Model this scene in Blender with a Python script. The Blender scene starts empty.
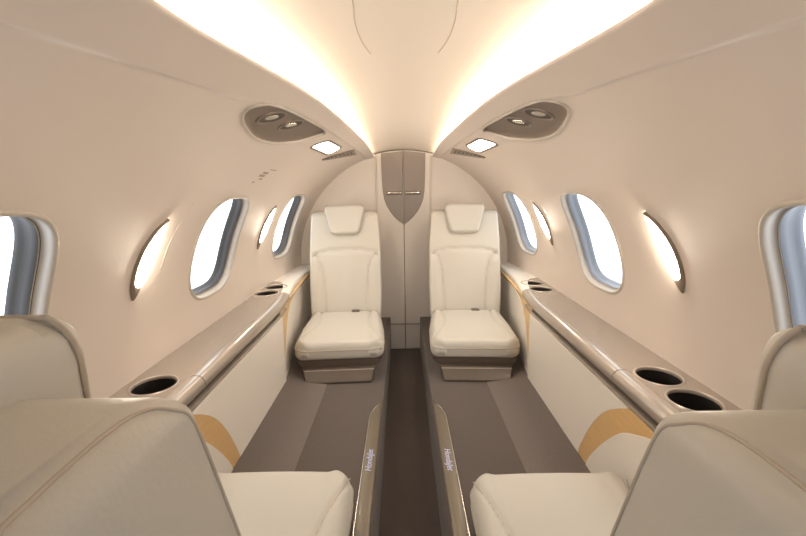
import bpy, bmesh, math, random
from mathutils import Vector, Matrix, geometry
random.seed(4)
S = bpy.context.scene; COL = S.collection
PI = math.pi; RAD = PI/180
H0 = 1.21            # camera height over the aisle floor; cabin heights below are written relative to it
HC = -.5             # axis of the round fuselage lining (relative)

def W(x, y, h): return Vector((x, y, h+H0))

# ------------------------------------------------------------------ materials
def mat(name, col, rough=.5, metal=0, coat=0, emit=None, es=0, noise=None, bump=None, spec=.5, sheen=0):
    m = bpy.data.materials.new(name); m.use_nodes = True
    nt = m.node_tree; b = nt.nodes['Principled BSDF']
    b.inputs['Base Color'].default_value = (*col, 1)
    b.inputs['Roughness'].default_value = rough; b.inputs['Metallic'].default_value = metal
    b.inputs['Coat Weight'].default_value = coat; b.inputs['Coat Roughness'].default_value = .06
    b.inputs['Specular IOR Level'].default_value = spec
    b.inputs['Sheen Weight'].default_value = sheen
    if emit:
        b.inputs['Emission Color'].default_value = (*emit, 1); b.inputs['Emission Strength'].default_value = es
    tc = nt.nodes.new('ShaderNodeTexCoord')
    if noise:
        sc, amt, stretch = noise
        mp = nt.nodes.new('ShaderNodeMapping'); mp.inputs['Scale'].default_value = stretch
        nt.links.new(tc.outputs['Object'], mp.inputs['Vector'])
        n = nt.nodes.new('ShaderNodeTexNoise'); n.inputs['Scale'].default_value = sc; n.inputs['Detail'].default_value = 6
        nt.links.new(mp.outputs['Vector'], n.inputs['Vector'])
        mx = nt.nodes.new('ShaderNodeMix'); mx.data_type = 'RGBA'
        mx.inputs['A'].default_value = (*[c*(1-amt) for c in col], 1)
        mx.inputs['B'].default_value = (*[min(1, c*(1+amt)) for c in col], 1)
        nt.links.new(n.outputs['Fac'], mx.inputs['Factor']); nt.links.new(mx.outputs['Result'], b.inputs['Base Color'])
    if bump:
        sc, st = bump
        n2 = nt.nodes.new('ShaderNodeTexNoise'); n2.inputs['Scale'].default_value = sc; n2.inputs['Detail'].default_value = 4
        nt.links.new(tc.outputs['Object'], n2.inputs['Vector'])
        bp = nt.nodes.new('ShaderNodeBump'); bp.inputs['Strength'].default_value = st; bp.inputs['Distance'].default_value = .002
        nt.links.new(n2.outputs['Fac'], bp.inputs['Height']); nt.links.new(bp.outputs['Normal'], b.inputs['Normal'])
    return m

M = {}
M['lining'] = mat('lining', (.75, .66, .585), .42, bump=(300, .05))
M['ceiling'] = mat('ceiling_panel', (.80, .72, .63), .5)
M['bulkhead'] = mat('bulkhead', (.82, .745, .67), .45)
M['seam'] = mat('seam', (.30, .24, .19), .6)
M['groove'] = mat('ceiling_groove', (.52, .44, .35), .6)
M['leather'] = mat('ivory_leather', (.59, .56, .50), .42, noise=(3, .025, (1, 1, 1)), bump=(260, .12), spec=.4)
M['panel_leather'] = mat('panel_leather', (.82, .765, .69), .5, bump=(220, .1))
M['piping'] = mat('piping', (.50, .43, .35), .5)
M['frame'] = mat('window_frame', (.56, .50, .43), .35)
M['gasket'] = mat('gasket', (.085, .08, .08), .5)
M['shade_blue'] = mat('shade_track', (.27, .29, .33), .4)
M['taupe'] = mat('taupe_metallic', (.22, .175, .14), .35, metal=.3, coat=.3)
M['shield'] = mat('shield_taupe', (.30, .255, .22), .4, metal=.15)
M['pedestal'] = mat('pedestal_paint', (.14, .115, .092), .35, metal=.2, coat=.3)
M['blade'] = mat('sconce_blade', (.34, .275, .225), .35, metal=.3)
M['psu'] = mat('service_panel', (.20, .155, .125), .5)
M['taupe_dark'] = mat('taupe_dark', (.16, .125, .10), .4, metal=.3)
M['veneer'] = mat('champagne_veneer', (.35, .30, .255), .2, metal=.15, coat=.8, noise=(14, .05, (6, .6, 1)))
M['rail'] = mat('champagne_rail', (.42, .36, .305), .28, metal=.25, coat=.8)
M['chrome'] = mat('chrome', (.75, .70, .64), .15, metal=1)
M['black'] = mat('cup_black', (.012, .009, .008), .5)
M['shadow_gap'] = mat('gap', (.09, .07, .055), .6)
M['wood'] = mat('maple', (.72, .47, .21), .35, coat=.3, noise=(9, .13, (1, 1.2, 14)))
M['carpet'] = mat('carpet', (.118, .095, .084), .95, noise=(180, .22, (1, 1, 1)), bump=(500, .8), sheen=.2, spec=.1)
M['carpet_edge'] = mat('carpet_edge', (.175, .150, .135), .9, noise=(180, .2, (1, 1, 1)), bump=(500, .7), sheen=.2, spec=.1)
M['sill'] = mat('sill_metal', (.20, .165, .12), .42, metal=.4, coat=.1, noise=(30, .08, (8, .5, 1)))
M['letters'] = mat('lit_letters', (.5, .52, .65), .4, emit=(.55, .6, 1), es=.25)
M['placard'] = mat('placard_ink', (.38, .30, .24), .6)
M['led'] = mat('cove_led', (1, .9, .75), .5, emit=(1, .89, .745), es=36)
M['sconce_lens'] = mat('sconce_lens', (1, .95, .88), .5, emit=(1, .88, .72), es=66)
M['lamp_lens'] = mat('lamp_lens', (1, .95, .9), .5, emit=(1, .91, .79), es=30)
g = bpy.data.materials.new('pane'); g.use_nodes = True; nt = g.node_tree; nt.nodes.clear()
o_ = nt.nodes.new('ShaderNodeOutputMaterial'); mx = nt.nodes.new('ShaderNodeMixShader'); tr = nt.nodes.new('ShaderNodeBsdfTransparent')
gl = nt.nodes.new('ShaderNodeBsdfGlossy'); gl.inputs['Roughness'].default_value = .05
mx.inputs[0].default_value = .04
tr.inputs['Color'].default_value = (.95, .97, 1, 1)
nt.links.new(tr.outputs[0], mx.inputs[1]); nt.links.new(gl.outputs[0], mx.inputs[2]); nt.links.new(mx.outputs[0], o_.inputs[0])
M['pane'] = g

# ------------------------------------------------------------------ object helpers
def tag(o, label=None, cat=None, group=None, kind=None):
    if label: o['label'] = label
    if cat: o['category'] = cat
    if group: o['group'] = group
    if kind: o['kind'] = kind
    return o
def empty(name, loc=(0, 0, 0), rz=0):
    o = bpy.data.objects.new(name, None); COL.objects.link(o); o.location = loc; o.rotation_euler = (0, 0, rz)
    o.empty_display_size = .1
    return o
def obj(name, bm, m, parent=None, smooth=True, auto=None, world=False):
    bmesh.ops.recalc_face_normals(bm, faces=bm.faces)
    me = bpy.data.meshes.new(name); 
    if smooth:
        for f in bm.faces: f.smooth = True
        if auto:
            for e in bm.edges:
                if len(e.link_faces) == 2 and e.calc_face_angle(0) > auto*RAD: e.smooth = False
    bm.to_mesh(me); bm.free()
    me.materials.append(m)
    o = bpy.data.objects.new(name, me); COL.objects.link(o)
    if parent:
        o.parent = parent
        if world: # geometry given in world space: shift it into the parent's space
            root = parent; mw = Matrix()
            while root: mw = (Matrix.Translation(root.location) @ root.rotation_euler.to_matrix().to_4x4()) @ mw; root = root.parent
            me.transform(mw.inverted())
    return o
def world_of(o):
    mw = Matrix()
    while o: mw = (Matrix.Translation(o.location) @ o.rotation_euler.to_matrix().to_4x4()) @ mw; o = o.parent
    return mw
def top(name, bm, m, label, cat, base=None, **k):
    o = obj(name, bm, m, **k); return tag(o, label, cat)

def loops_strip(bm, loops, closed=True, cap0=False, cap1=False):
    vs = [[bm.verts.new(p) for p in l] for l in loops]
    n = len(vs[0])
    for a, b in zip(vs, vs[1:]):
        for i in range(n if closed else n-1):
            j = (i+1) % n
            try: bm.faces.new((a[i], a[j], b[j], b[i]))
            except ValueError: pass
    if cap0: bm.faces.new(vs[0][::-1])
    if cap1: bm.faces.new(vs[-1])
    return vs
def tube(bm, pts, r, seg=8, closed=False):
    pts = [Vector(p) for p in pts]; n = len(pts); rings = []
    prev = None
    for i, p in enumerate(pts):
        if closed: d = pts[(i+1) % n]-pts[i-1]
        else: d = pts[min(i+1, n-1)]-pts[max(i-1, 0)]
        if d.length < 1e-9: d = Vector((0, 0, 1))
        d.normalize()
        if prev is None:
            a = Vector((0, 0, 1)) if abs(d.z) < .9 else Vector((1, 0, 0)); u = d.cross(a).normalized()
        else:
            u = (prev-d*prev.dot(d)).normalized()
        prev = u; v = d.cross(u)
        rr = r(i/(n-1)) if callable(r) else r
        rings.append([p+(u*math.cos(2*PI*k/seg)+v*math.sin(2*PI*k/seg))*rr for k in range(seg)])
    if closed: rings.append(rings[0])
    loops_strip(bm, rings, True, not closed, not closed)
    if closed: bmesh.ops.remove_doubles(bm, verts=bm.verts, dist=1e-6)
def interp(x, tab):
    if x <= tab[0][0]: return tab[0][1]
    for (a, b), (c, d) in zip(tab, tab[1:]):
        if x <= c:
            t = (x-a)/(c-a); return b+(d-b)*t
    return tab[-1][1]
def sstep(x): x = max(0, min(1, x)); return x*x*(3-2*x)
def catmull(P, n=6, closed=False):
    P = [Vector(p) for p in P]; N = len(P); out = []
    for i in range(N if closed else N-1):
        p0 = P[(i-1) % N] if closed or i > 0 else P[0]*2-P[1]
        p1 = P[i]; p2 = P[(i+1) % N]
        p3 = P[(i+2) % N] if closed or i+2 < N else P[-1]*2-P[-2]
        for k in range(n):
            t = k/n
            out.append(.5*((2*p1)+(p2-p0)*t+(2*p0-5*p1+4*p2-p3)*t*t+(3*p1-p0-3*p2+p3)*t**3))
    if not closed: out.append(P[-1].copy())
    return out
def rounded(P, r, n=5):            # polygon with rounded corners (2D)
    P = [Vector(p) for p in P]; out = []
    for i, p in enumerate(P):
        a = P[i-1]-p; b = P[(i+1) % len(P)]-p
        rr = min(r, a.length*.45, b.length*.45); A = p+a.normalized()*rr; B = p+b.normalized()*rr
        for k in range(n+1):
            t = k/n; out.append(A*(1-t)**2+p*2*t*(1-t)+B*t*t)
    return out
def inside(p, L):
    c = False; x, y = p; n = len(L); j = n-1
    for i in range(n):
        xi, yi = L[i][0], L[i][1]; xj, yj = L[j][0], L[j][1]
        if (yi > y) != (yj > y) and x < (xj-xi)*(y-yi)/(yj-yi)+xi: c = not c
        j = i
    return c
def seg_dist(p, L):
    best = 9
    for i in range(len(L)):
        a = Vector(L[i-1][:2]); b = Vector(L[i][:2]); ab = b-a; t = max(0, min(1, (Vector(p)-a).dot(ab)/max(1e-12, ab.length_squared)))
        best = min(best, (Vector(p)-a-ab*t).length)
    return best
def cdt(loop, holes=(), pts=(), step=None, margin=.25):
    V = []; E = []
    for L in [loop]+list(holes):
        s = len(V); V += [Vector((p[0], p[1])) for p in L]; E += [(s+i, s+(i+1) % len(L)) for i in range(len(L))]
    cand = [Vector(p) for p in pts]
    if step:
        x0 = min(p[0] for p in loop); x1 = max(p[0] for p in loop); y0 = min(p[1] for p in loop); y1 = max(p[1] for p in loop)
        x = x0+step*.5
        while x < x1:
            y = y0+step*.5
            while y < y1: cand.append(Vector((x, y))); y += step
            x += step
    mg = margin*(step or .02)
    for p in cand:
        if inside(p, loop) and seg_dist(p, loop) > mg and not any(inside(p, h) or seg_dist(p, h) < mg for h in holes): V.append(p)
    r = geometry.delaunay_2d_cdt(V, E, [], 0, 1e-6)
    vs, fs = r[0], []
    for f in r[2]:
        c = sum((vs[i] for i in f), Vector((0, 0)))/len(f)
        if inside(c, loop) and not any(inside(c, h) for h in holes): fs.append(f)
    return vs, fs
def add_cdt(bm, vf, fn):
    vs, fs = vf; V = [bm.verts.new(fn(v)) for v in vs]
    for f in fs: bm.faces.new([V[i] for i in f])
    return V
def box(bm, x0, x1, y0, y1, z0, z1, bev=0, seg=2):
    t = bmesh.new(); bmesh.ops.create_cube(t, size=1)
    for v in t.verts: v.co = Vector(((x0+x1)/2+v.co.x*(x1-x0), (y0+y1)/2+v.co.y*(y1-y0), (z0+z1)/2+v.co.z*(z1-z0)))
    if bev: bmesh.ops.bevel(t, geom=t.edges, offset=bev, segments=seg, affect='EDGES', profile=.5)
    me = bpy.data.meshes.new('tmp'); t.to_mesh(me); t.free(); bm.from_mesh(me); bpy.data.meshes.remove(me)

# ------------------------------------------------------------------ fuselage lining: points are (Y, arc) with arc = angle(rad)*.8
YF, YB = -1.05, 2.93
def R(y):
    t = min(1, max(0, (y-2.1)/.83)); return .8-.035*t*t
SEAM = [(.45, 57.6), (.62, 59.2), (.95, 61.9), (1.03, 63.6), (1.12, 65.2), (1.25, 66.2), (1.41, 67.0), (1.66, 67.6), (1.95, 67.9), (2.3, 68.6), (2.55, 69.3), (2.93, 70)]
LIP = [(-1.1, 65.8), (.6, 66.2), (.83, 68.2), (1.05, 70.2), (1.3, 71.6), (1.6, 72.5), (2.4, 73.9), (2.93, 73.9)]
def seam(y): return interp(y, SEAM)
def lip(y): return (interp(y-.06, LIP)+interp(y, LIP)+interp(y+.06, LIP))/3
def A(deg): return deg*RAD*.8
def rr(y, deg): return R(y)-.006*sstep((deg-seam(y)+.3)/.8)
def P3(side, y, arc, off=0):       # off > 0 : into the cabin
    deg = arc/.8/RAD; r = rr(y, deg)-off
    return W(side*r*math.cos(deg*RAD), y, HC+r*math.sin(deg*RAD))
def scale_loop(L, d):              # inset (d>0) a loop by moving along vertex normals
    n = len(L); out = []
    area = sum(L[i-1][0]*L[i][1]-L[i][0]*L[i-1][1] for i in range(n)); sg = 1 if area > 0 else -1
    for i in range(n):
        t = (Vector(L[(i+1) % n])-Vector(L[i-1])); t = Vector((t[0], t[1])).normalized()
        out.append(Vector((L[i][0], L[i][1]))+Vector((-t.y, t.x))*d*sg)
    return out
def superloop(yc, hy, a0, a1, n=3.2, N=64, lean=0):
    out = []; ac = (a0+a1)/2; ha = (a1-a0)/2
    for k in range(N):
        t = 2*PI*k/N; c, s = math.cos(t), math.sin(t)
        u = math.copysign(abs(c)**(2/n), c); v = math.copysign(abs(s)**(2/n), s)
        out.append(Vector((yc+hy*u-lean*v, A(ac+ha*v))))
    return out
WIN_Y = [.622, 1.572, 2.495]
WINS = [superloop(WIN_Y[0], .172, 7, 36, lean=.012), superloop(WIN_Y[1], .188, 6.9, 36.8, lean=.012), superloop(WIN_Y[2], .19, 7.0, 37.0, lean=.012)]
PSU = catmull([(y, A(a)) for y, a in [(1.035, 61.2), (1.055, 63), (1.10, 64.4), (1.22, 65.5), (1.42, 66.3), (1.62, 66.9), (1.70, 66.2), (1.685, 64.5), (1.64, 61.5), (1.585, 59.2), (1.46, 56.6), (1.36, 55.7), (1.25, 55.8), (1.13, 57.6), (1.06, 59.3)]], 5, True)

def wall(name, side):
    N = 80; ys = [YF+(YB-YF)*i/N for i in range(N+1)]
    a0 = -38
    def end(y): return [Vector((y, A(a0+(lip(y)-a0)*k/48))) for k in range(1, 48)]
    loop = [Vector((y, A(a0))) for y in ys]+end(YB)+[Vector((y, A(lip(y)))) for y in reversed(ys)]+end(YF)[::-1]
    # straight ends need points too
    pts = []
    for y in [YF+.02+(YB-YF-.04)*i/110 for i in range(111)]:
        d = a0+2
        while d < seam(y)-2: pts.append((y, A(d))); d += 3
        for q in (-1.2, -.7, -.3, 0, .3, .6, 1.0, 1.6): pts.append((y, A(seam(y)+q)))
        for q in (.35, .55, .75, .93): 
            pts.append((y, A(seam(y)+1.6+(lip(y)-seam(y)-1.6)*q)))
    bm = bmesh.new()
    vf = cdt(loop, WINS+[PSU], pts)
    add_cdt(bm, vf, lambda v: P3(side, v.x, v.y))
    # rolled lip: curls up and back over the light trough
    strips = []
    for y in ys:
        row = []
        for k in range(9):
            t = k/8*PI; row.append((A(lip(y))+math.sin(t)*.008, -(1-math.cos(t))*.005))
        row.append((A(lip(y))-.05, -.010))
        strips.append([P3(side, y, a, 0) if k == 0 else P3(side, y, min(a, 9), o) for k, (a, o) in enumerate(row)])
    loops_strip(bm, [list(x) for x in zip(*strips)], False)
    bmesh.ops.remove_doubles(bm, verts=bm.verts, dist=1e-5)
    o = obj(name, bm, M['lining']); o['kind'] = 'structure'
    return o
wl = wall('wall_left', -1); wr = wall('wall_right', 1)
wl['label'] = 'curved cream cabin side lining on the left of the aisle'; wr['label'] = 'curved cream cabin side lining on the right of the aisle'

# ------------------------------------------------------------------ windows
place = {0: 'nearest the camera', 1: 'midway between the two rows of seats', 2: 'beside the far seat'}
wn = 0
for side, sn in ((-1, 'left'), (1, 'right')):
    for i, L in enumerate(WINS):
        wn += 1
        c = P3(side, WIN_Y[i], A(22.5)); e = empty('window_%d' % wn, c)
        tag(e, 'rounded cabin window in the %s wall, %s' % (sn, place[i]), kind='structure')
        bm = bmesh.new()
        seq = [(-.009, 0), (-.008, .003), (-.004, .005), (0, .0045), (.003, .001), (.004, -.006), (.005, -.016), (.009, -.019), (.013, -.019)]
        loops_strip(bm, [[P3(side, p[0], p[1], off) for p in scale_loop(L, ins)] for ins, off in seq])
        obj('window_frame', bm, M['frame'], e, world=True)
        bm = bmesh.new()
        seq = [(.009, -.018), (.012, -.020), (.014, -.034), (.016, -.048), (.020, -.052), (.020, -.06)]
        loops_strip(bm, [[P3(side, p[0], p[1], off) for p in scale_loop(L, ins)] for ins, off in seq])
        gk = obj('window_gasket', bm, M['gasket' if side < 0 else 'shade_blue'], e, world=True)
        gk['label'] = 'dark grey window surround' if side < 0 else 'blue grey window surround'
        bm = bmesh.new()
        add_cdt(bm, cdt(scale_loop(L, .018), step=.04), lambda v: P3(side, v.x, v.y, -.054))
        obj('window_pane', bm, M['pane'], e, world=True)

# ------------------------------------------------------------------ ceiling with its light troughs
def cc(y): return interp(y, [(.5, .375), (1.6, .365), (2.4, .330), (2.93, .281)])
def ck(y): return interp(y, [(.5, .55), (1.6, .5), (2.4, .5), (2.93, .6)])
bm = bmesh.new(); rows = []
for i in range(61):
    y = YF+(YB-YF)*i/60; al = lip(y)*RAD; xl = R(y)*math.cos(al)
    row = []
    xe = xl+.062
    for k in range(33):
        x = -xe+2*xe*k/32; row.append((x, cc(y)-ck(y)*x*x))
    he = cc(y)-ck(y)*xe*xe
    tail = [(xe+.018, he-.006), (xe+.03, he-.022)]
    a2 = (al/RAD-12)*RAD; r2 = R(y)+.02
    tail.append((r2*math.cos(a2), HC+r2*math.sin(a2)))
    row = [(-a, b) for a, b in reversed(tail)]+row+tail
    rows.append([W(a, y, b) for a, b in row])
loops_strip(bm, rows, False)
ce = obj('ceiling', bm, M['ceiling']); tag(ce, 'pale cream ceiling panel between two lit coves', kind='structure')
# rounded seam of the ceiling hatch
bm = bmesh.new()
for sd in (-1, 1):
    pl = catmull([(sd*q*1.2, r_) for q, r_ in ((.070, .30), (.080, .6), (.086, .86), (.092, .96), (.091, 1.05), (.084, 1.13), (.076, 1.18))], 5)
    tube(bm, [W(p[0], p[1], cc(p[1])-ck(p[1])*p[0]**2+.0008) for p in pl], .0018, 6)
s = obj('ceiling_seam', bm, M['groove'], ce)
for side, sn in ((-1, 'left'), (1, 'right')):
    bm = bmesh.new(); rows = []
    for i in range(50):
        y = .25+(YB-.25-.03)*i/49; al = lip(y)*RAD
        x = R(y)*math.cos(al)+.045; h = min(cc(y)-ck(y)*x*x-.012, HC+R(y)*math.sin(al)+.02)
        rows.append([W(side*(x-.004), y, h-.004), W(side*(x+.008), y, h-.004), W(side*(x+.008), y, h+.004), W(side*(x-.004), y, h+.004)])
    loops_strip(bm, rows, True, True, True)
    t = obj('cove_light', bm, M['led']); tag(t, 'warm strip light hidden in the ceiling cove on the %s' % sn, 'light')

# ------------------------------------------------------------------ floor, platforms
XA, HP, HF = .112, -.95, -1.21
bm = bmesh.new(); box(bm, -XA-.0, XA+.0, YF, YB, H0+HF-.03, H0+HF)
f = obj('floor', bm, M['carpet'], smooth=False); tag(f, 'dark brown carpet of the sunken centre aisle', kind='structure')
for side, sn in ((-1, 'left'), (1, 'right')):
    bm = bmesh.new()
    prof = [(XA, HF-.03), (XA, HP-.008), (XA+.002, HP-.002), (XA+.008, HP), (.398, HP), (.40, HP-.02), (.40, HF-.03)]
    loops_strip(bm, [[W(side*x, y, h) for x, h in prof] for y in (YF, YB)], True, True, True)
    o = obj('floor', bm, M['carpet'], auto=40); tag(o, 'raised brown carpeted seat platform on the %s of the aisle' % sn, kind='structure')
    bm = bmesh.new()
    prof = [(.398, HP-.03), (.398, HP+.001), (.402, HP+.003), (.606, HP+.03), (.69, HP+.035), (.69, HP-.03)]
    loops_strip(bm, [[W(side*x, y, h) for x, h in prof] for y in (YF, YB)], True, True, True)
    o = obj('floor', bm, M['carpet_edge'], auto=40); tag(o, 'lighter carpet strip along the foot of the %s side console' % sn, kind='structure')

# ------------------------------------------------------------------ rear bulkhead with lavatory door
bm = bmesh.new()
arc = [(-.0+R(YB)*math.cos(a*RAD), HC+R(YB)*math.sin(a*RAD)) for a in [-38+i*(112/40) for i in range(41)]]
loop = [Vector((x, h)) for x, h in arc]+[Vector((.19, cc(YB)+.01)), Vector((0, cc(YB)+.02)), Vector((-.19, cc(YB)+.01))]+[Vector((-x, h)) for x, h in reversed(arc)]+[Vector((-.5, HF)), Vector((.5, HF))]
loop = [Vector((p.x*1.01, p.y)) for p in loop]
vs, fs = cdt(loop, step=.1)
for yy in (YB, YB+.03):
    V = [bm.verts.new(W(v.x, yy, v.y)) for v in vs]
    for q in fs: bm.faces.new([V[i] for i in q])
b = obj('wall_rear', bm, M['bulkhead'], smooth=False); tag(b, 'cream rear bulkhead behind the far seats', kind='structure')
bm = bmesh.new()
tube(bm, [W(x/40*.23, YB-.006, cc(YB)-ck(YB)*(x/40*.23)**2-.003) for x in range(-40, 41)], .0045, 8)
tag(obj('trim_1', bm, M['taupe'], smooth=True), 'thin arched trim where the ceiling meets the rear bulkhead', kind='structure')
door = empty('door_1', W(0, YB, HF)); tag(door, 'two leaf cream lavatory door with a taupe shield shaped upper panel', kind='structure')
yd = YB
for sd in (-1, 1):
    bm = bmesh.new(); x0, x1 = (.0022, .188)
    L = [Vector((x0, HF+.01)), Vector((x1, HF+.01)), Vector((x1, cc(YB)-ck(YB)*x1**2-.012)), Vector((x0, cc(YB)-.012))]
    loops_strip(bm, [[W(sd*p.x, y, p.y) for p in l] for l, y in ((L, yd+.01), (L, yd-.008), (scale_loop(L, .0015), yd-.010))], True, False, True)
    lf = obj('door_leaf', bm, M['bulkhead'], door, smooth=False, world=True)
    # half shield
    L = [(.003, -.246)]+[(x, h) for x, h in [(.035, -.222), (.07, -.188), (.10, -.150), (.124, -.108), (.140, -.065), (.149, -.01), (.153, .06), (.155, .15), (.156, cc(YB)-ck(YB)*.156**2-.012)]]+[(.003, cc(YB)-.013)]
    LL = [Vector(p) for p in L]
    bm = bmesh.new()
    loops_strip(bm, [[W(sd*p.x, y, p.y) for p in l] for l, y in ((LL, yd-.009), (LL, yd-.013), (scale_loop(LL, .003), yd-.0155))], True, False, True)
    sh = obj('door_shield', bm, M['shield'], door, smooth=False, world=True); sh['label'] = 'taupe half of the shield'
    bm = bmesh.new(); box(bm, *(sorted((sd*.014, sd*.118))), yd-.026, yd-.014, H0-.026, H0-.014, .003)
    obj('door_handle', bm, M['chrome'], door, world=True)['label'] = 'slim bright latch bar'
    bm = bmesh.new(); box(bm, *(sorted((sd*.012, sd*.122))), yd-.018, yd-.0152, H0-.034, H0-.008, .001)
    obj('latch_recess', bm, M['taupe_dark'], door, world=True)
bm = bmesh.new(); box(bm, -.0032, .0032, yd-.0105, yd-.002, H0+HF+.01, H0-.246)
box(bm, -.19, .19, yd-.0125, yd-.009, H0-1.008, H0-1.002)
obj('door_seam', bm, M['seam'], door, world=True)
bm = bmesh.new()
for sd in (-1, 1): box(bm, *(sorted((sd*.190, sd*.197))), yd-.012, yd+.0, H0+HF, H0+cc(YB)-ck(YB)*.19**2-.012, .002)
obj('door_jamb', bm, M['bulkhead'], door, world=True)

# front partition far behind the camera, with an open doorway to the bright cockpit
bm = bmesh.new()
pts = [(-.9, HF), (-.32, HF), (-.32, -.05), (-.25, .1), (.25, .1), (.32, -.05), (.32, HF), (.9, HF), (.9, .4), (-.9, .4)]
loops_strip(bm, [[W(x, y, h) for x, h in pts] for y in (YF-.04, YF)], True, True, True)
tag(obj('wall_front', bm, M['bulkhead'], smooth=False), 'forward partition with an open doorway', kind='structure')

# ------------------------------------------------------------------ side consoles
def F(y): return .602+.07*sstep((y-1.8)/.72)
def wallx(y, h): 
    r = R(y); return math.sqrt(max(0, r*r-(h-HC)**2))
def wall_in(y): return min(wallx(y, -.53), .80)+.004
YM = 2.27      # where the glossy top ends and the padded end cap begins
CUPS = {-1: [(.718, 1.046), (.735, 2.212), (.742, 2.075), (.722, .905)], 1: [(.712, 1.058), (.724, 2.222), (.727, 2.08), (.716, .922)]}
def sweep(side, prof, y0, y1, n=40, cap=True):
    bm = bmesh.new()
    loops_strip(bm, [[W(side*(F(y)+dx), y, h) for dx, h in prof] for y in [y0+(y1-y0)*i/n for i in range(n+1)]], True, cap, cap)
    return bm
def flat_part(side, loop, off, thick, m, name, parent, label=None, pts_step=.06):
    # flat piece on the console's inner face; loop in (Y, h); face at F(y)-off
    bm = bmesh.new(); 
    vs, fs = cdt(loop, step=pts_step)
    V = [bm.verts.new(W(side*(F(v.x)-off), v.x, v.y)) for v in vs]
    for q in fs: bm.faces.new([V[i] for i in q])
    n = len(loop); inn = scale_loop(loop, -.0015)
    loops_strip(bm, [[W(side*(F(p[0])-off), p[0], p[1]) for p in loop], [W(side*(F(p[0])-off+.0015), p[0], p[1]) for p in inn], [W(side*(F(p[0])-off+thick), p[0], p[1]) for p in inn]])
    bmesh.ops.remove_doubles(bm, verts=bm.verts, dist=1e-5)
    o = obj(name, bm, m, parent, auto=35, world=True)
    if label: o['label'] = label
    return o
OUT = catmull([(.45, -.50), (.70, -.515), (.86, -.545), (.96, -.578), (1.06, -.632), (1.135, -.695), (1.20, -.785), (1.25, -.88), (1.27, -.935)], 4)
INN = catmull([(.45, -.57), (.70, -.580), (.86, -.608), (.97, -.655), (1.03, -.694), (1.10, -.768), (1.15, -.832), (1.19, -.892), (1.207, -.935)], 4)
RB = -.598     # bottom of the rail
BOT = -.938
def clip_top(L, top): return [Vector((p.x, min(p.y, top))) for p in L]
def crossing(L, top):
    out = []
    for a, b in zip(L, L[1:]):
        if (a.y-top)*(b.y-top) < 0:
            t = (top-a.y)/(b.y-a.y); out.append(a+(b-a)*t)
        if a.y <= top: out.append(a)
    out.append(L[-1]); 
    return sorted(out, key=lambda p: p.x)
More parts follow.
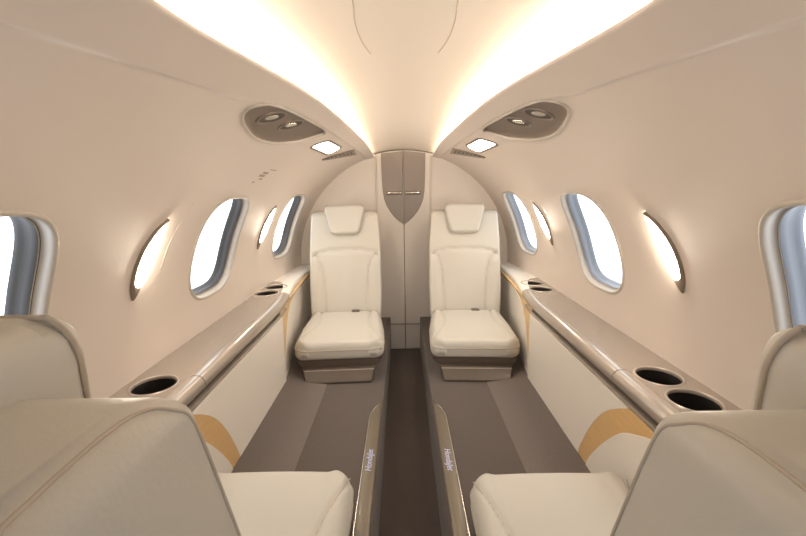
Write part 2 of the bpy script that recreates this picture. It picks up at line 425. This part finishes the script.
for side, sn in ((-1, 'left'), (1, 'right')):
    con = empty('side_console', W(side*.7, 1.0, HP))
    tag(con, 'long %s side console with glossy champagne ledge, cream panels and curved maple inlays' % sn, 'console')
    # glossy top with holes for the cup holders
    N = 40; ys = [YF+.01+(YM-YF-.01)*i/N for i in range(N+1)]
    loop = [Vector((y, F(y)+.042)) for y in ys]+[Vector((y, wall_in(y))) for y in reversed(ys)]
    yt = lambda x: 2.07+.24*sstep((x-.66)/.12)
    ys = [YF+.01+(2.07-YF-.01)*i/N for i in range(N+1)]
    xa, xb = F(2.07)+.042, wall_in(2.3)
    loop = [Vector((y, F(y)+.042)) for y in ys]+[Vector((2.07+.28*(1-(1-k/10)**3), xa+(xb-xa)*k/10)) for k in range(1, 11)]+[Vector((y, wall_in(y))) for y in [YF+.01+(2.30-YF)*i/N for i in range(N, -1, -1)]]
    holes = [[Vector((cy+.0575*math.cos(2*PI*k/32), cx+.0575*math.sin(2*PI*k/32))) for k in range(32)] for cx, cy in CUPS[side]]
    bm = bmesh.new(); add_cdt(bm, cdt(loop, holes, step=.08), lambda v: W(side*v.y, v.x, -.53))
    obj('ledge_top', bm, M['veneer'], con, world=True)
    for cx, cy in CUPS[side]:
        bm = bmesh.new(); seq = [(.0635, 0), (.0625, .0012), (.060, .0018), (.058, .0015), (.0565, -.0005), (.056, -.004), (.0558, -.010)]
        loops_strip(bm, [[W(side*(cx+r*math.cos(2*PI*k/40)), cy+r*math.sin(2*PI*k/40), -.53+z) for k in range(40)] for r, z in seq])
        ch = obj('cup_holder', bm, M['rail'], con, world=True); ch['label'] = 'polished cup holder ring'
        bm = bmesh.new(); seq = [(.0562, -.004), (.054, -.03), (.049, -.085), (.045, -.09), (.002, -.09)]
        loops_strip(bm, [[W(side*(cx+r*math.cos(2*PI*k/40)), cy+r*math.sin(2*PI*k/40), -.53+z) for k in range(40)] for r, z in seq], True, False, True)
        obj('cup_well', bm, M['black'], ch, world=True)['label'] = 'black cup well'
    # polished front rail in two lengths with a fine joint
    rail = [(.0405, -.529), (.030, -.5275), (.016, -.5285), (.006, -.534), (.0, -.543), (-.002, -.554), (.001, -.565), (.008, -.571), (.03, -.573), (.0405, -.573)]
    for y0, y1 in ((YF+.01, 1.094), (1.098, 2.075)):
        obj('front_rail', sweep(side, rail, y0, y1), M['rail'], con, auto=50, world=True)
    obj('rail_joint', sweep(side, [(a+.001, b-(.001 if b > -.55 else -.001)) for a, b in rail], 1.0935, 1.0985, 1), M['shadow_gap'], con, world=True)
    obj('rail_gap', sweep(side, [(.010, -.570), (.05, -.570), (.05, -.588), (.010, -.588)], YF+.01, 1.99, 50), M['shadow_gap'], con, auto=40, world=True)
    obj('lower_rail', sweep(side, [(.0, -.583), (-.001, -.586), (-.001, -.594), (.003, -.598), (.05, -.598), (.05, -.583)], YF+.01, 1.98, 50), M['rail'], con, auto=50, world=True)
    # padded end cap by the far seat
    bm = bmesh.new(); rows = []
    for i in range(48):
        y = 2.076+(YB-.005-2.076)*i/47; wi = wall_in(y)
        if y < 2.345:
            lo = 1-max(0, 1-(y-2.07)/.28)**(1/3)
            wi = min(wi, xa+(xb-xa)*lo+.001)
        f = F(y); q = 0
        rows.append([W(side*x, y, h) for x, h in [(wi, -.565), (wi, -.5315-.0*q), (f+.03, -.5315), (f+.010, -.5325), (f+.0, -.538), (f-.002, -.55), (f+.0, -.563), (f+.03, -.565)]])
    loops_strip(bm, rows, True, True, True)
    obj('end_cap', bm, M['panel_leather'], con, auto=60, world=True)['label'] = 'pale cream end cap of the ledge'
    # inner face: big cream panel, wood inlays, lower and rear cream panels
    oc = crossing(OUT, RB); ic = crossing(INN, RB)
    face = [p for p in oc]+[Vector((1.3, BOT))] if False else list(oc)
    L = [Vector((p.x+.002, p.y)) for p in oc]+[Vector((1.845, BOT)), Vector((1.852, -.75)), Vector((1.858, RB))]
    flat_part(side, L, .004, .02, M['panel_leather'], 'side_panel', con)
    L = list(oc)+list(reversed(ic))
    flat_part(side, L, .003, .02, M['wood'], 'wood_inlay', con, 'curved maple wood inlay')
    L = [Vector((YF+.01, BOT)), Vector((YF+.01, RB))]+list(ic)
    flat_part(side, L, .005, .02, M['panel_leather'], 'kick_panel', con)
    if ic[0].x > .2:
        pass
    ARC = catmull([(1.872, -.925), (1.89, -.84), (1.93, -.748), (1.99, -.675), (2.08, -.625), (2.2, -.605), (2.5, -.60), (YB-.005, -.60)], 4)
    L = [Vector((1.861, -.562)), Vector((1.855, -.75)), Vector((1.848, BOT)), Vector((1.866, BOT))]+ARC+[Vector((YB-.004, -.562))]
    flat_part(side, L[::-1], -.006, .02, M['wood'], 'wood_inlay', con, 'curved maple wood inlay')
    L = [Vector((1.868, BOT))]+[Vector((p.x+.002, p.y-.002)) for p in ARC]+[Vector((YB-.002, BOT))]
    flat_part(side, L, -.004, .02, M['panel_leather'], 'rear_panel', con)
    obj('console_base', sweep(side, [(.02, -.595), (.06, -.595), (.06, BOT+.01), (.02, BOT+.01)], YF+.01, YB-.002, 50), M['shadow_gap'], con, auto=40, world=True)

# ------------------------------------------------------------------ sill plates along the aisle edge
for side, sn in ((-1, 'left'), (1, 'right')):
    sp = empty('sill_plate', W(side*.135, 1.2, HP))
    tag(sp, 'brushed metal sill plate with lit lettering on the %s edge of the aisle' % sn, 'sill plate')
    n = 40; bm = bmesh.new(); rows = []
    for i in range(n+1):
        y = .35+(1.672-.35)*i/n
        xo = .163; 
        if y > 1.54: xo = .163-.043*(((y-1.54)/.132)**2)
        xi = XA-.002
        rows.append([W(side*x, y, h) for x, h in [(xi+.008, HP-.004), (xi+.008, HP+.003), (xi+.011 if xo > xi+.02 else xi+.009, HP+.005), (xo-.004, HP+.006), (xo-.001, HP+.003), (xo, HP-.002)]])
    loops_strip(bm, rows, False)
    obj('plate', bm, M['sill'], sp, auto=60, world=True)
    bm = bmesh.new()
    tube(bm, [W(side*(.163-.043*max(0, (y-1.54)/.132)**2), y, HP+.003) for y in [.35+(1.672-.35)*i/40 for i in range(41)]], .0025, 6)
    obj('edge_bead', bm, M['chrome'], sp, world=True)['label'] = 'bright edge bead'
    cu = bpy.data.curves.new('t', 'FONT'); cu.body = 'HondaJet'; cu.size = .031; cu.shear = .25; cu.align_x = 'CENTER'; cu.align_y = 'CENTER'; cu.extrude = .0004
    to = bpy.data.objects.new('t', cu); COL.objects.link(to)
    dg = bpy.context.evaluated_depsgraph_get(); me = bpy.data.meshes.new_from_object(to.evaluated_get(dg))
    bpy.data.objects.remove(to)
    me.transform(Matrix.Translation(W(side*.141, 1.27, HP+.0062)) @ Matrix.Rotation(PI/2*(-side), 4, 'Z'))
    me.transform(world_of(sp).inverted()); me.materials.clear(); me.materials.append(M['letters'])
    lt = bpy.data.objects.new('lettering', me); COL.objects.link(lt); lt.parent = sp; lt['label'] = 'blue white lit lettering'

# ------------------------------------------------------------------ wall sconces
def patch(bm, side, loop, seq, step=.03):
    """seq of (inset, off); last loop is filled"""
    loops_strip(bm, [[P3(side, p[0], p[1], off) for p in scale_loop(loop, ins)] for ins, off in seq])
    last = scale_loop(loop, seq[-1][0])
    add_cdt(bm, cdt(last, step=step), lambda v: P3(side, v.x, v.y, seq[-1][1]))
    bmesh.ops.remove_doubles(bm, verts=bm.verts, dist=1e-5)
for side, sn in ((-1, 'left'), (1, 'right')):
    for k, dy in enumerate((0, .985)):
        e = empty('wall_sconce', P3(side, 1.1+dy, A(24)))
        tag(e, 'leaf shaped wall light on the %s wall, %s' % (sn, 'nearer the camera' if k == 0 else 'between the two farthest windows'), 'wall light', 'wall lights between the windows')
        near = catmull([(1.135, 32.6), (1.098, 30), (1.072, 26), (1.063, 21.5), (1.068, 17.5), (1.082, 15.0)], 6)
        mid = catmull([(1.135, 32.6), (1.102, 29.95), (1.077, 26), (1.069, 21.5), (1.075, 18.6), (1.102, 17.4)], 6)
        far = catmull([(1.135, 32.6), (1.144, 29.7), (1.146, 25), (1.134, 21), (1.118, 18.7), (1.102, 17.4)], 6)
        cv = lambda L: [Vector((p.x+dy, A(p.y))) for p in L]
        near, mid, far = cv(near), cv(mid), cv(far)
        bm = bmesh.new()
        # lens bulges softly out of the wall
        rows = []
        for q in range(9):
            t = q/8
            rows.append([P3(side, a.x+(b.x-a.x)*t, a.y+(b.y-a.y)*t, .003+.018*math.sin(PI*t)*math.sin(PI*min(1, max(0, i/(len(mid)-1))))) for i, (a, b) in enumerate(zip(mid, far))])
        loops_strip(bm, rows, False)
        obj('lens', bm, M['sconce_lens'], e, world=True)['label'] = 'glowing white lens'
        bm = bmesh.new(); rows = []
        n_ = len(near)
        mid2 = list(mid)
        tip = cv([Vector((1.082, 15.0))])[0]
        for t, off in ((0, .0), (.0, .005), (.15, .008), (.8, .010), (1, .008), (1.0, .0)):
            rows.append([P3(side, a.x+(b.x-a.x)*t, a.y+(b.y-a.y)*t, off) for a, b in zip(near, mid2)])
        loops_strip(bm, rows, False)
        obj('blade', bm, M['blade'], e, auto=60, world=True)['label'] = 'taupe metal blade'

# ------------------------------------------------------------------ overhead service panels, reading lights, grilles
for side, sn in ((-1, 'left'), (1, 'right')):
    e = empty('overhead_service_panel', P3(side, 1.35, A(61)))
    tag(e, 'taupe overhead panel with two round air outlets in the upper %s wall' % sn, 'overhead panel')
    bm = bmesh.new()
    seq = [(-.007, -.001), (-.006, .004), (-.002, .006), (.001, .004), (.002, -.003)]
    loops_strip(bm, [[P3(side, p[0], p[1], off) for p in scale_loop(PSU, ins)] for ins, off in seq])
    obj('bezel', bm, M['frame'], e, world=True)['label'] = 'pale cream raised bezel'
    bm = bmesh.new(); patch(bm, side, PSU, [(.001, -.001), (.003, -.004), (.008, -.008), (.022, -.009)], .03)
    obj('panel_plate', bm, M['psu'], e, world=True)
    for y, a in ((1.215, 61.6), (1.385, 62.4)):
        bm = bmesh.new()
        def ell(ry, ra, off): return [P3(side, y+ry*.82*math.cos(2*PI*k/32), A(a)+ra*math.sin(2*PI*k/32)*(1.3 if ra > .015 else 1.0)+.30*ry*math.cos(2*PI*k/32), off) for k in range(32)]
        loops_strip(bm, [ell(.066, .028, -.010), ell(.064, .027, -.006), ell(.058, .023, -.005), ell(.054, .020, -.012)], True)
        v = obj('air_outlet', bm, M['taupe'], e, world=True)
        bm = bmesh.new(); loops_strip(bm, [ell(.056, .022, -.0075), ell(.052, .019, -.008)], True, False, True)
        obj('outlet_recess', bm, M['shadow_gap'], v, world=True)['label'] = 'dark outlet recess'
        bm = bmesh.new()
        loops_strip(bm, [ell(.034, .0125, -.009), ell(.033, .012, -.006), ell(.030, .011, -.0054), ell(.008, .004, -.0052)], True, False, True)
        obj('nozzle', bm, M['chrome'] if y > 1.3 else M['rail'], v, world=True)['label'] = 'metal nozzle'
    e = empty('reading_light', P3(side, 2.0, A(62)))
    tag(e, 'small lit reading light under the %s ceiling cove behind the overhead panel' % sn, 'reading light')
    L = rounded([(1.79, A(59.6)), (1.87, A(64.6)), (2.22, A(65.2)), (2.20, A(59.9))], .06)
    bm = bmesh.new(); loops_strip(bm, [[P3(side, p[0], p[1], off) for p in scale_loop(L, i_)] for i_, off in ((-.012, -.002), (-.009, .004), (0, .005), (.003, -.002))])
    obj('lamp_bezel', bm, M['taupe'], e, world=True)['label'] = 'taupe bezel'
    bm = bmesh.new(); patch(bm, side, L, [(0, -.001), (.006, .003), (.02, .004)], .04)
    obj('lens', bm, M['lamp_lens'], e, world=True)['label'] = 'glowing white lens'
    e = empty('air_grille', P3(side, 2.4, A(63)))
    tag(e, 'narrow taupe air grille across the upper %s wall near the rear bulkhead' % sn, 'grille')
    L = [Vector(p) for p in [(2.22, A(56.6)), (2.26, A(56.4)), (2.64, A(67.6)), (2.45, A(68.4))]]
    bm = bmesh.new(); patch(bm, side, L, [(0, -.002), (.0, .003), (.003, .004)], .03)
    obj('grille_plate', bm, M['taupe'], e, world=True)
    bm = bmesh.new()
    for q in range(7):
        t = .12+q*.12
        a = Vector(L[0]).lerp(L[3], t); b = Vector(L[1]).lerp(L[2], t); a2 = Vector(L[0]).lerp(L[3], t+.06); b2 = Vector(L[1]).lerp(L[2], t+.06)
        q_ = [a.lerp(b, .2), a.lerp(b, .8), a2.lerp(b2, .8), a2.lerp(b2, .2)]
        bm.faces.new([bm.verts.new(P3(side, p.x, p.y, .005)) for p in q_])
    obj('grille_slots', bm, M['shadow_gap'], e, world=True)
# small printed placard on the left wall, above the middle window
e = empty('wall_placard', P3(-1, 1.65, A(44.5))); tag(e, 'small faint printed placard on the left wall above the middle window', 'placard')
bm = bmesh.new()
for (y0, y1, a0, a1) in ((1.60, 1.665, 44.4, 45.2), (1.615, 1.675, 45.5, 46.3), (1.63, 1.665, 43.3, 43.9), (1.66, 1.74, 47.2, 47.5), (1.585, 1.61, 42.0, 42.5)):
    bm.faces.new([bm.verts.new(P3(-1, y, A(a), .0008)) for y, a in ((y0, a0), (y1, a0), (y1, a1), (y0, a1))])
obj('placard_print', bm, M['placard'], e, world=True)
# pale bead modelled as the near sconce's reflection streak on the left wall
bm = bmesh.new()
pl = catmull([(1.24, 36), (1.222, 32), (1.205, 26), (1.20, 19)], 6)
tube(bm, [P3(-1, p.x, A(p.y), -.0005) for p in pl], lambda t: .0016, 6)
tag(obj('reflection_streak', bm, M['frame']), 'fine pale bead imitating the reflection of the near wall light on the left wall', kind='structure')

# ------------------------------------------------------------------ seats
def pdist(px, py, L):
    best = 9
    for (ax, ay), (bx, by) in zip(L, L[1:]):
        dx, dy = bx-ax, by-ay; t = max(0, min(1, ((px-ax)*dx+(py-ay)*dy)/(dx*dx+dy*dy+1e-12)))
        d = math.hypot(px-ax-dx*t, py-ay-dy*t)
        if d < best: best = d
    return best
def pad(w, L, T, rc, er, eb, nx=44, ny=60, crown=None, grooves=(), gw=.006, gd=.005, mx=None, shear=0, taper=0, ert=None):
    def sp(n): return [.5-.5*math.cos(PI*i/n)*(1) for i in range(n+1)]
    def half(t):
        Wd = w(t/L); e = min(t, L-t)
        if e < rc: Wd -= rc-math.sqrt(max(0, rc*rc-(rc-e)**2))
        return Wd
    TS = []
    for u in range(ny+1):
        u = u/ny; TS.append(L*(.35*u+.65*(.5-.5*math.cos(PI*u))))
    SS = []
    for u in range(nx+1):
        u = u/nx; v = .45*u+.55*(.5-.5*math.cos(PI*u)); SS.append(2*v-1)
    bm = bmesh.new(); Fv = []; Bv = []
    for t in TS:
        Wd = half(t); fr_, br_ = [], []
        for s in SS:
            x = s*Wd; dx = (1-abs(s))*Wd; dt = min(t, L-t)
            a = max(0, 1-dx/er); b = max(0, 1-dt/er); q = min(1, math.hypot(a, b))
            z = T-er*(1-math.sqrt(1-q*q))
            if ert and t > L/2:
                b = max(0, 1-dt/ert); z = T-er*(1-math.sqrt(1-a*a))-ert*(1-math.sqrt(1-b*b)); q = min(1, math.hypot(a, b))
            if crown: z += crown(x, t)*(1-q*q)
            for G in grooves:
                d = pdist(x, t, G)
                if d < gw*3: z -= gd*math.exp(-(d/gw)**2)
            fr_.append(bm.verts.new((x, t, z)))
            a = max(0, 1-dx/eb); b = max(0, 1-dt/eb); q = min(1, math.hypot(a, b))
            br_.append(bm.verts.new((x, t, eb*(1-math.sqrt(1-q*q)))))
        Fv.append(fr_); Bv.append(br_)
    for G, fl in ((Fv, 0), (Bv, 1)):
        for i in range(ny):
            for j in range(nx):
                q = (G[i][j], G[i][j+1], G[i+1][j+1], G[i+1][j]); bm.faces.new(q[::-1] if fl else q)
    def rim(G): return [G[0][j] for j in range(nx)]+[G[i][nx] for i in range(ny)]+[G[ny][j] for j in range(nx, 0, -1)]+[G[i][0] for i in range(ny, 0, -1)]
    A_, B_ = rim(Fv), rim(Bv)
    for i in range(len(A_)):
        j = (i+1) % len(A_); bm.faces.new((A_[i], B_[i], B_[j], A_[j]))
    if taper:
        for v in bm.verts: v.co.x *= 1-taper*(T-v.co.z)/T
    if shear:
        for v in bm.verts:
            if v.co.y > L/2: v.co.y += (T-v.co.z)*shear*(v.co.y-L/2)/(L/2)
    if mx: bmesh.ops.transform(bm, matrix=mx, verts=bm.verts)
    return bm
def outline(w, L, rc, n=14, ins=0):
    out = []
    def half(t):
        Wd = w(t/L); e = min(t, L-t)
        if e < rc: Wd -= rc-math.sqrt(max(0, rc*rc-(rc-e)**2))
        return Wd-ins
    ts = [rc*(1-math.cos(PI/2*i/n)) for i in range(n)]+[rc+(L-2*rc)*i/n for i in range(n+1)]+[L-rc+rc*math.sin(PI/2*(i+1)/n) for i in range(n)]
    ts = [min(L-ins, max(ins, t)) for t in ts]
    r_ = [(half(t), t) for t in ts]
    return r_+[(-a, b) for a, b in reversed(r_)]
def basis(o, ex, ey, ez):
    m = Matrix.Identity(4)
    for i in range(3): m[i][0] = ex[i]; m[i][1] = ey[i]; m[i][2] = ez[i]; m[i][3] = o[i]
    return m
def make_seat():
    root = empty('cabin_seat')
    # cushion
    cw = lambda u: interp(u, [(0, .212), (.15, .220), (.5, .232), (.85, .232), (1, .226)])
    seams = []
    for s in (-1, 1):
        seams.append([(p.x, p.y) for p in catmull([(s*.222, .515), (s*.190, .43), (s*.163, .33), (s*.150, .22), (s*.150, .10), (s*.155, 0)], 6)])
    mxc = Matrix.Translation((0, -.27, .103))
    bm = pad(cw, .56, .085, .062, .034, .02, 60, 70, crown=lambda x, t: .010*(1-(x/.24)**2)+(.008 if abs(x) > .15 else 0)*sstep((abs(x)-.15)/.03), grooves=seams, gw=.0055, gd=.009, mx=mxc)
    cr_c = lambda x, t: .010*(1-(x/.24)**2)+(.008 if abs(x) > .15 else 0)*sstep((abs(x)-.15)/.03)
    cush = obj('seat_cushion', bm, M['leather'], root)
    for sm in seams:
        bm = bmesh.new(); tube(bm, [mxc @ Vector((x, t, .085+cr_c(x, t)-.0085)) for x, t in sm if .012 < t < .515], .0016, 5)
        obj('seam', bm, M['piping'], cush)
    bm = bmesh.new(); tube(bm, [mxc @ Vector((x, t, .052)) for x, t in outline(cw, .56, .062)], .0028, 6, True)
    obj('piping', bm, M['piping'], root)
    # backrest, reclined
    rc = 14*RAD; up = Vector((0, -math.sin(rc), math.cos(rc))); n = Vector((0, math.cos(rc), math.sin(rc))); ex = Vector((-1, 0, 0))
    T = .145; o = Vector((0, -.262, .13))-n*T; mb = basis(o, ex, up, n); LB = .705
    bw = lambda u: interp(u, [(0, .223), (.3, .230), (.7, .227), (.9, .219), (1, .214)])
    arch = [(p.x, p.y) for p in catmull([(-.205, .425), (-.17, .442), (-.10, .457), (0, .463), (.10, .457), (.17, .442), (.205, .425)], 6)]
    G = [arch]
    for s in (-1, 1): G.append([(p.x, p.y) for p in catmull([(s*.200, .432), (s*.172, .40), (s*.150, .33), (s*.138, .22), (s*.134, .10), (s*.134, 0)], 6)])
    bm = pad(bw, LB, T, .024, .010, .011, 60, 80, crown=lambda x, t: .010*sstep((.46-t)/.03)*math.cos(min(1, abs(x)/.15)*PI/2)+.012*sstep((abs(x)-.14)/.05)*sstep((.42-t)/.05), grooves=G, gw=.006, gd=.011, mx=mb, shear=math.tan(rc), ert=.034)
    back = obj('backrest', bm, M['leather'], root)
    cr_b = lambda x, t: .010*sstep((.46-t)/.03)*math.cos(min(1, abs(x)/.15)*PI/2)+.012*sstep((abs(x)-.14)/.05)*sstep((.42-t)/.05)
    for sm in G:
        bm = bmesh.new(); tube(bm, [mb @ Vector((x, t, T+cr_b(x, t)-.0102)) for x, t in sm if t > .02], .0018, 5)
        obj('seam', bm, M['piping'], back)
    for s in (-1, 1):
        pr_ = [(.02, T-.007)]+[(LB*k/8, T-.007) for k in range(1, 7)]+[(p.x, p.y) for p in catmull([(LB*.84, T-.007), (LB-.036, T-.0085), (LB-.014, T-.020), (LB-.003, T-.042), (LB-.003, .035), (LB-.006, .017), (LB-.022, .0075), (LB*.88, .007)], 6)]+[(LB*k/8, .007) for k in range(6, 0, -1)]
        def hx(t):
            e = LB-t; wv = bw(t/LB)
            if e < .024: wv -= .024-math.sqrt(max(0, .024**2-(.024-e)**2))
            return wv
        bm = bmesh.new()
        tube(bm, [mb @ Vector((s*(hx(t)-.0005), t+((T-z)*math.tan(rc)*(t-LB/2)/(LB/2) if t > LB/2 else 0), z)) for t, z in pr_], .0016, 6)
        obj('piping', bm, M['piping'], root)
    # headrest
    hw = lambda u: interp(u, [(0, .092), (.25, .104), (.8, .131), (1, .130)])
    TH = .155; mh = basis(o+n*(T+.030-TH)+up*.553, ex, up, n)
    bm = pad(hw, .196, TH, .028, .022, .035, 40, 40, crown=lambda x, t: .008, mx=mh, taper=.27)
    hr = obj('headrest', bm, M['leather'], root)
    bm = bmesh.new(); tube(bm, [mh @ Vector((x, t, TH-.008)) for x, t in outline(hw, .196, .028, ins=.004)], .0026, 6, True)
    obj('piping', bm, M['piping'], hr)
    # belt across the gap between cushion and back
    bm = bmesh.new(); box(bm, -.20, .20, -.262, -.246, .186, .192, .001)
    bl = obj('seat_belt', bm, M['piping'], root)
    bm = bmesh.new(); box(bm, -.085, -.035, -.262, -.225, .186, .204, .004)
    obj('buckle', bm, M['taupe_dark'], bl)['label'] = 'dark belt buckle'
    # base
    bm = bmesh.new(); loops_strip(bm, [[Vector((x*.5, y, z)) for x, y in [(-a, -.22), (a, -.22), (a, .20+f_), (a*.94, .235+f_), (-a*.94, .235+f_), (-a, .20+f_)]] for a, f_, z in ((.40, .03, .060), (.43, .035, .075), (.45, .035, .10))], True, True, True)
    obj('seat_frame', bm, M['taupe_dark'], root, auto=30)
    bm = bmesh.new(); loops_strip(bm, [[Vector((x*.5, y, z)) for x, y in [(-a, -.20), (a, -.20), (a, .20+f_), (a*.93, .225+f_), (-a*.93, .225+f_), (-a, .20+f_)]] for a, f_, z in ((.34, .118, 0), (.35, .120, .012), (.37, .095, .05), (.38, .080, .064))], True, True, True)
    pdm = obj('pedestal', bm, M['pedestal'], root, auto=30)
    bm = bmesh.new(); box(bm, -.178, .178, .300, .312, .054, .061, .002)
    for q in (-1, 1): tube(bm, [(q*.172, .295, .058), (q*.165, .308, .045), (q*.162, .318, .012)], .004, 6)
    obj('pedestal_trim', bm, M['rail'], pdm)['label'] = 'bright pedestal trim'
    return root
def copy_tree(o, parent=None):
    c = o.copy(); COL.objects.link(c)
    if parent: c.parent = parent
    for ch in [x for x in bpy.data.objects if x.parent == o]: copy_tree(ch, c)
    return c
proto = make_seat()
SEATS = [(-.362, 2.20, PI+3.5*RAD, 0, 'ivory leather seat at the far left, facing the camera beside the rear bulkhead'),
         (.370, 2.20, PI-3.0*RAD, 0, 'ivory leather seat at the far right, facing the camera beside the rear bulkhead'),
         (-.368, .70, 0*RAD, .004, 'ivory leather seat in the left foreground, seen from behind its backrest'),
         (.375, .70, 0*RAD, -.012, 'ivory leather seat in the right foreground, seen from behind its backrest')]
for i, (x, y, rz, dz, lab) in enumerate(SEATS):
    s = proto if i == 0 else copy_tree(proto)
    s.location = W(x, y, HP+dz); s.rotation_euler = (0, 0, rz)
    if i > 1:
        s.scale = (.93, 1, 1)
        for c in bpy.data.objects:
            if c.parent == s and c.name.startswith('headrest'): c.scale = (.92, 1, 1)
    tag(s, lab, 'seat', 'four cabin seats facing each other')

# ------------------------------------------------------------------ world and camera
w = bpy.data.worlds.new('outside'); S.world = w; w.use_nodes = True
bg = w.node_tree.nodes['Background']; bg.inputs[0].default_value = (.90, .955, 1, 1); bg.inputs[1].default_value = 3.5
cam = bpy.data.cameras.new('camera'); co = bpy.data.objects.new('camera', cam); COL.objects.link(co)
cam.sensor_width = 36; cam.lens = 400/806*36; cam.clip_start = .02
p = math.atan(78/400)
co.matrix_world = Matrix.Translation((-.012, 0, H0)) @ Matrix.Rotation(PI/2-p, 4, 'X') @ Matrix.Rotation(-.8*RAD, 4, 'Z')
S.camera = co
S.view_settings.view_transform = 'Standard'; S.view_settings.look = 'None'; S.view_settings.gamma = 1
S.view_settings.use_curve_mapping = False
S.view_settings.exposure = -.34
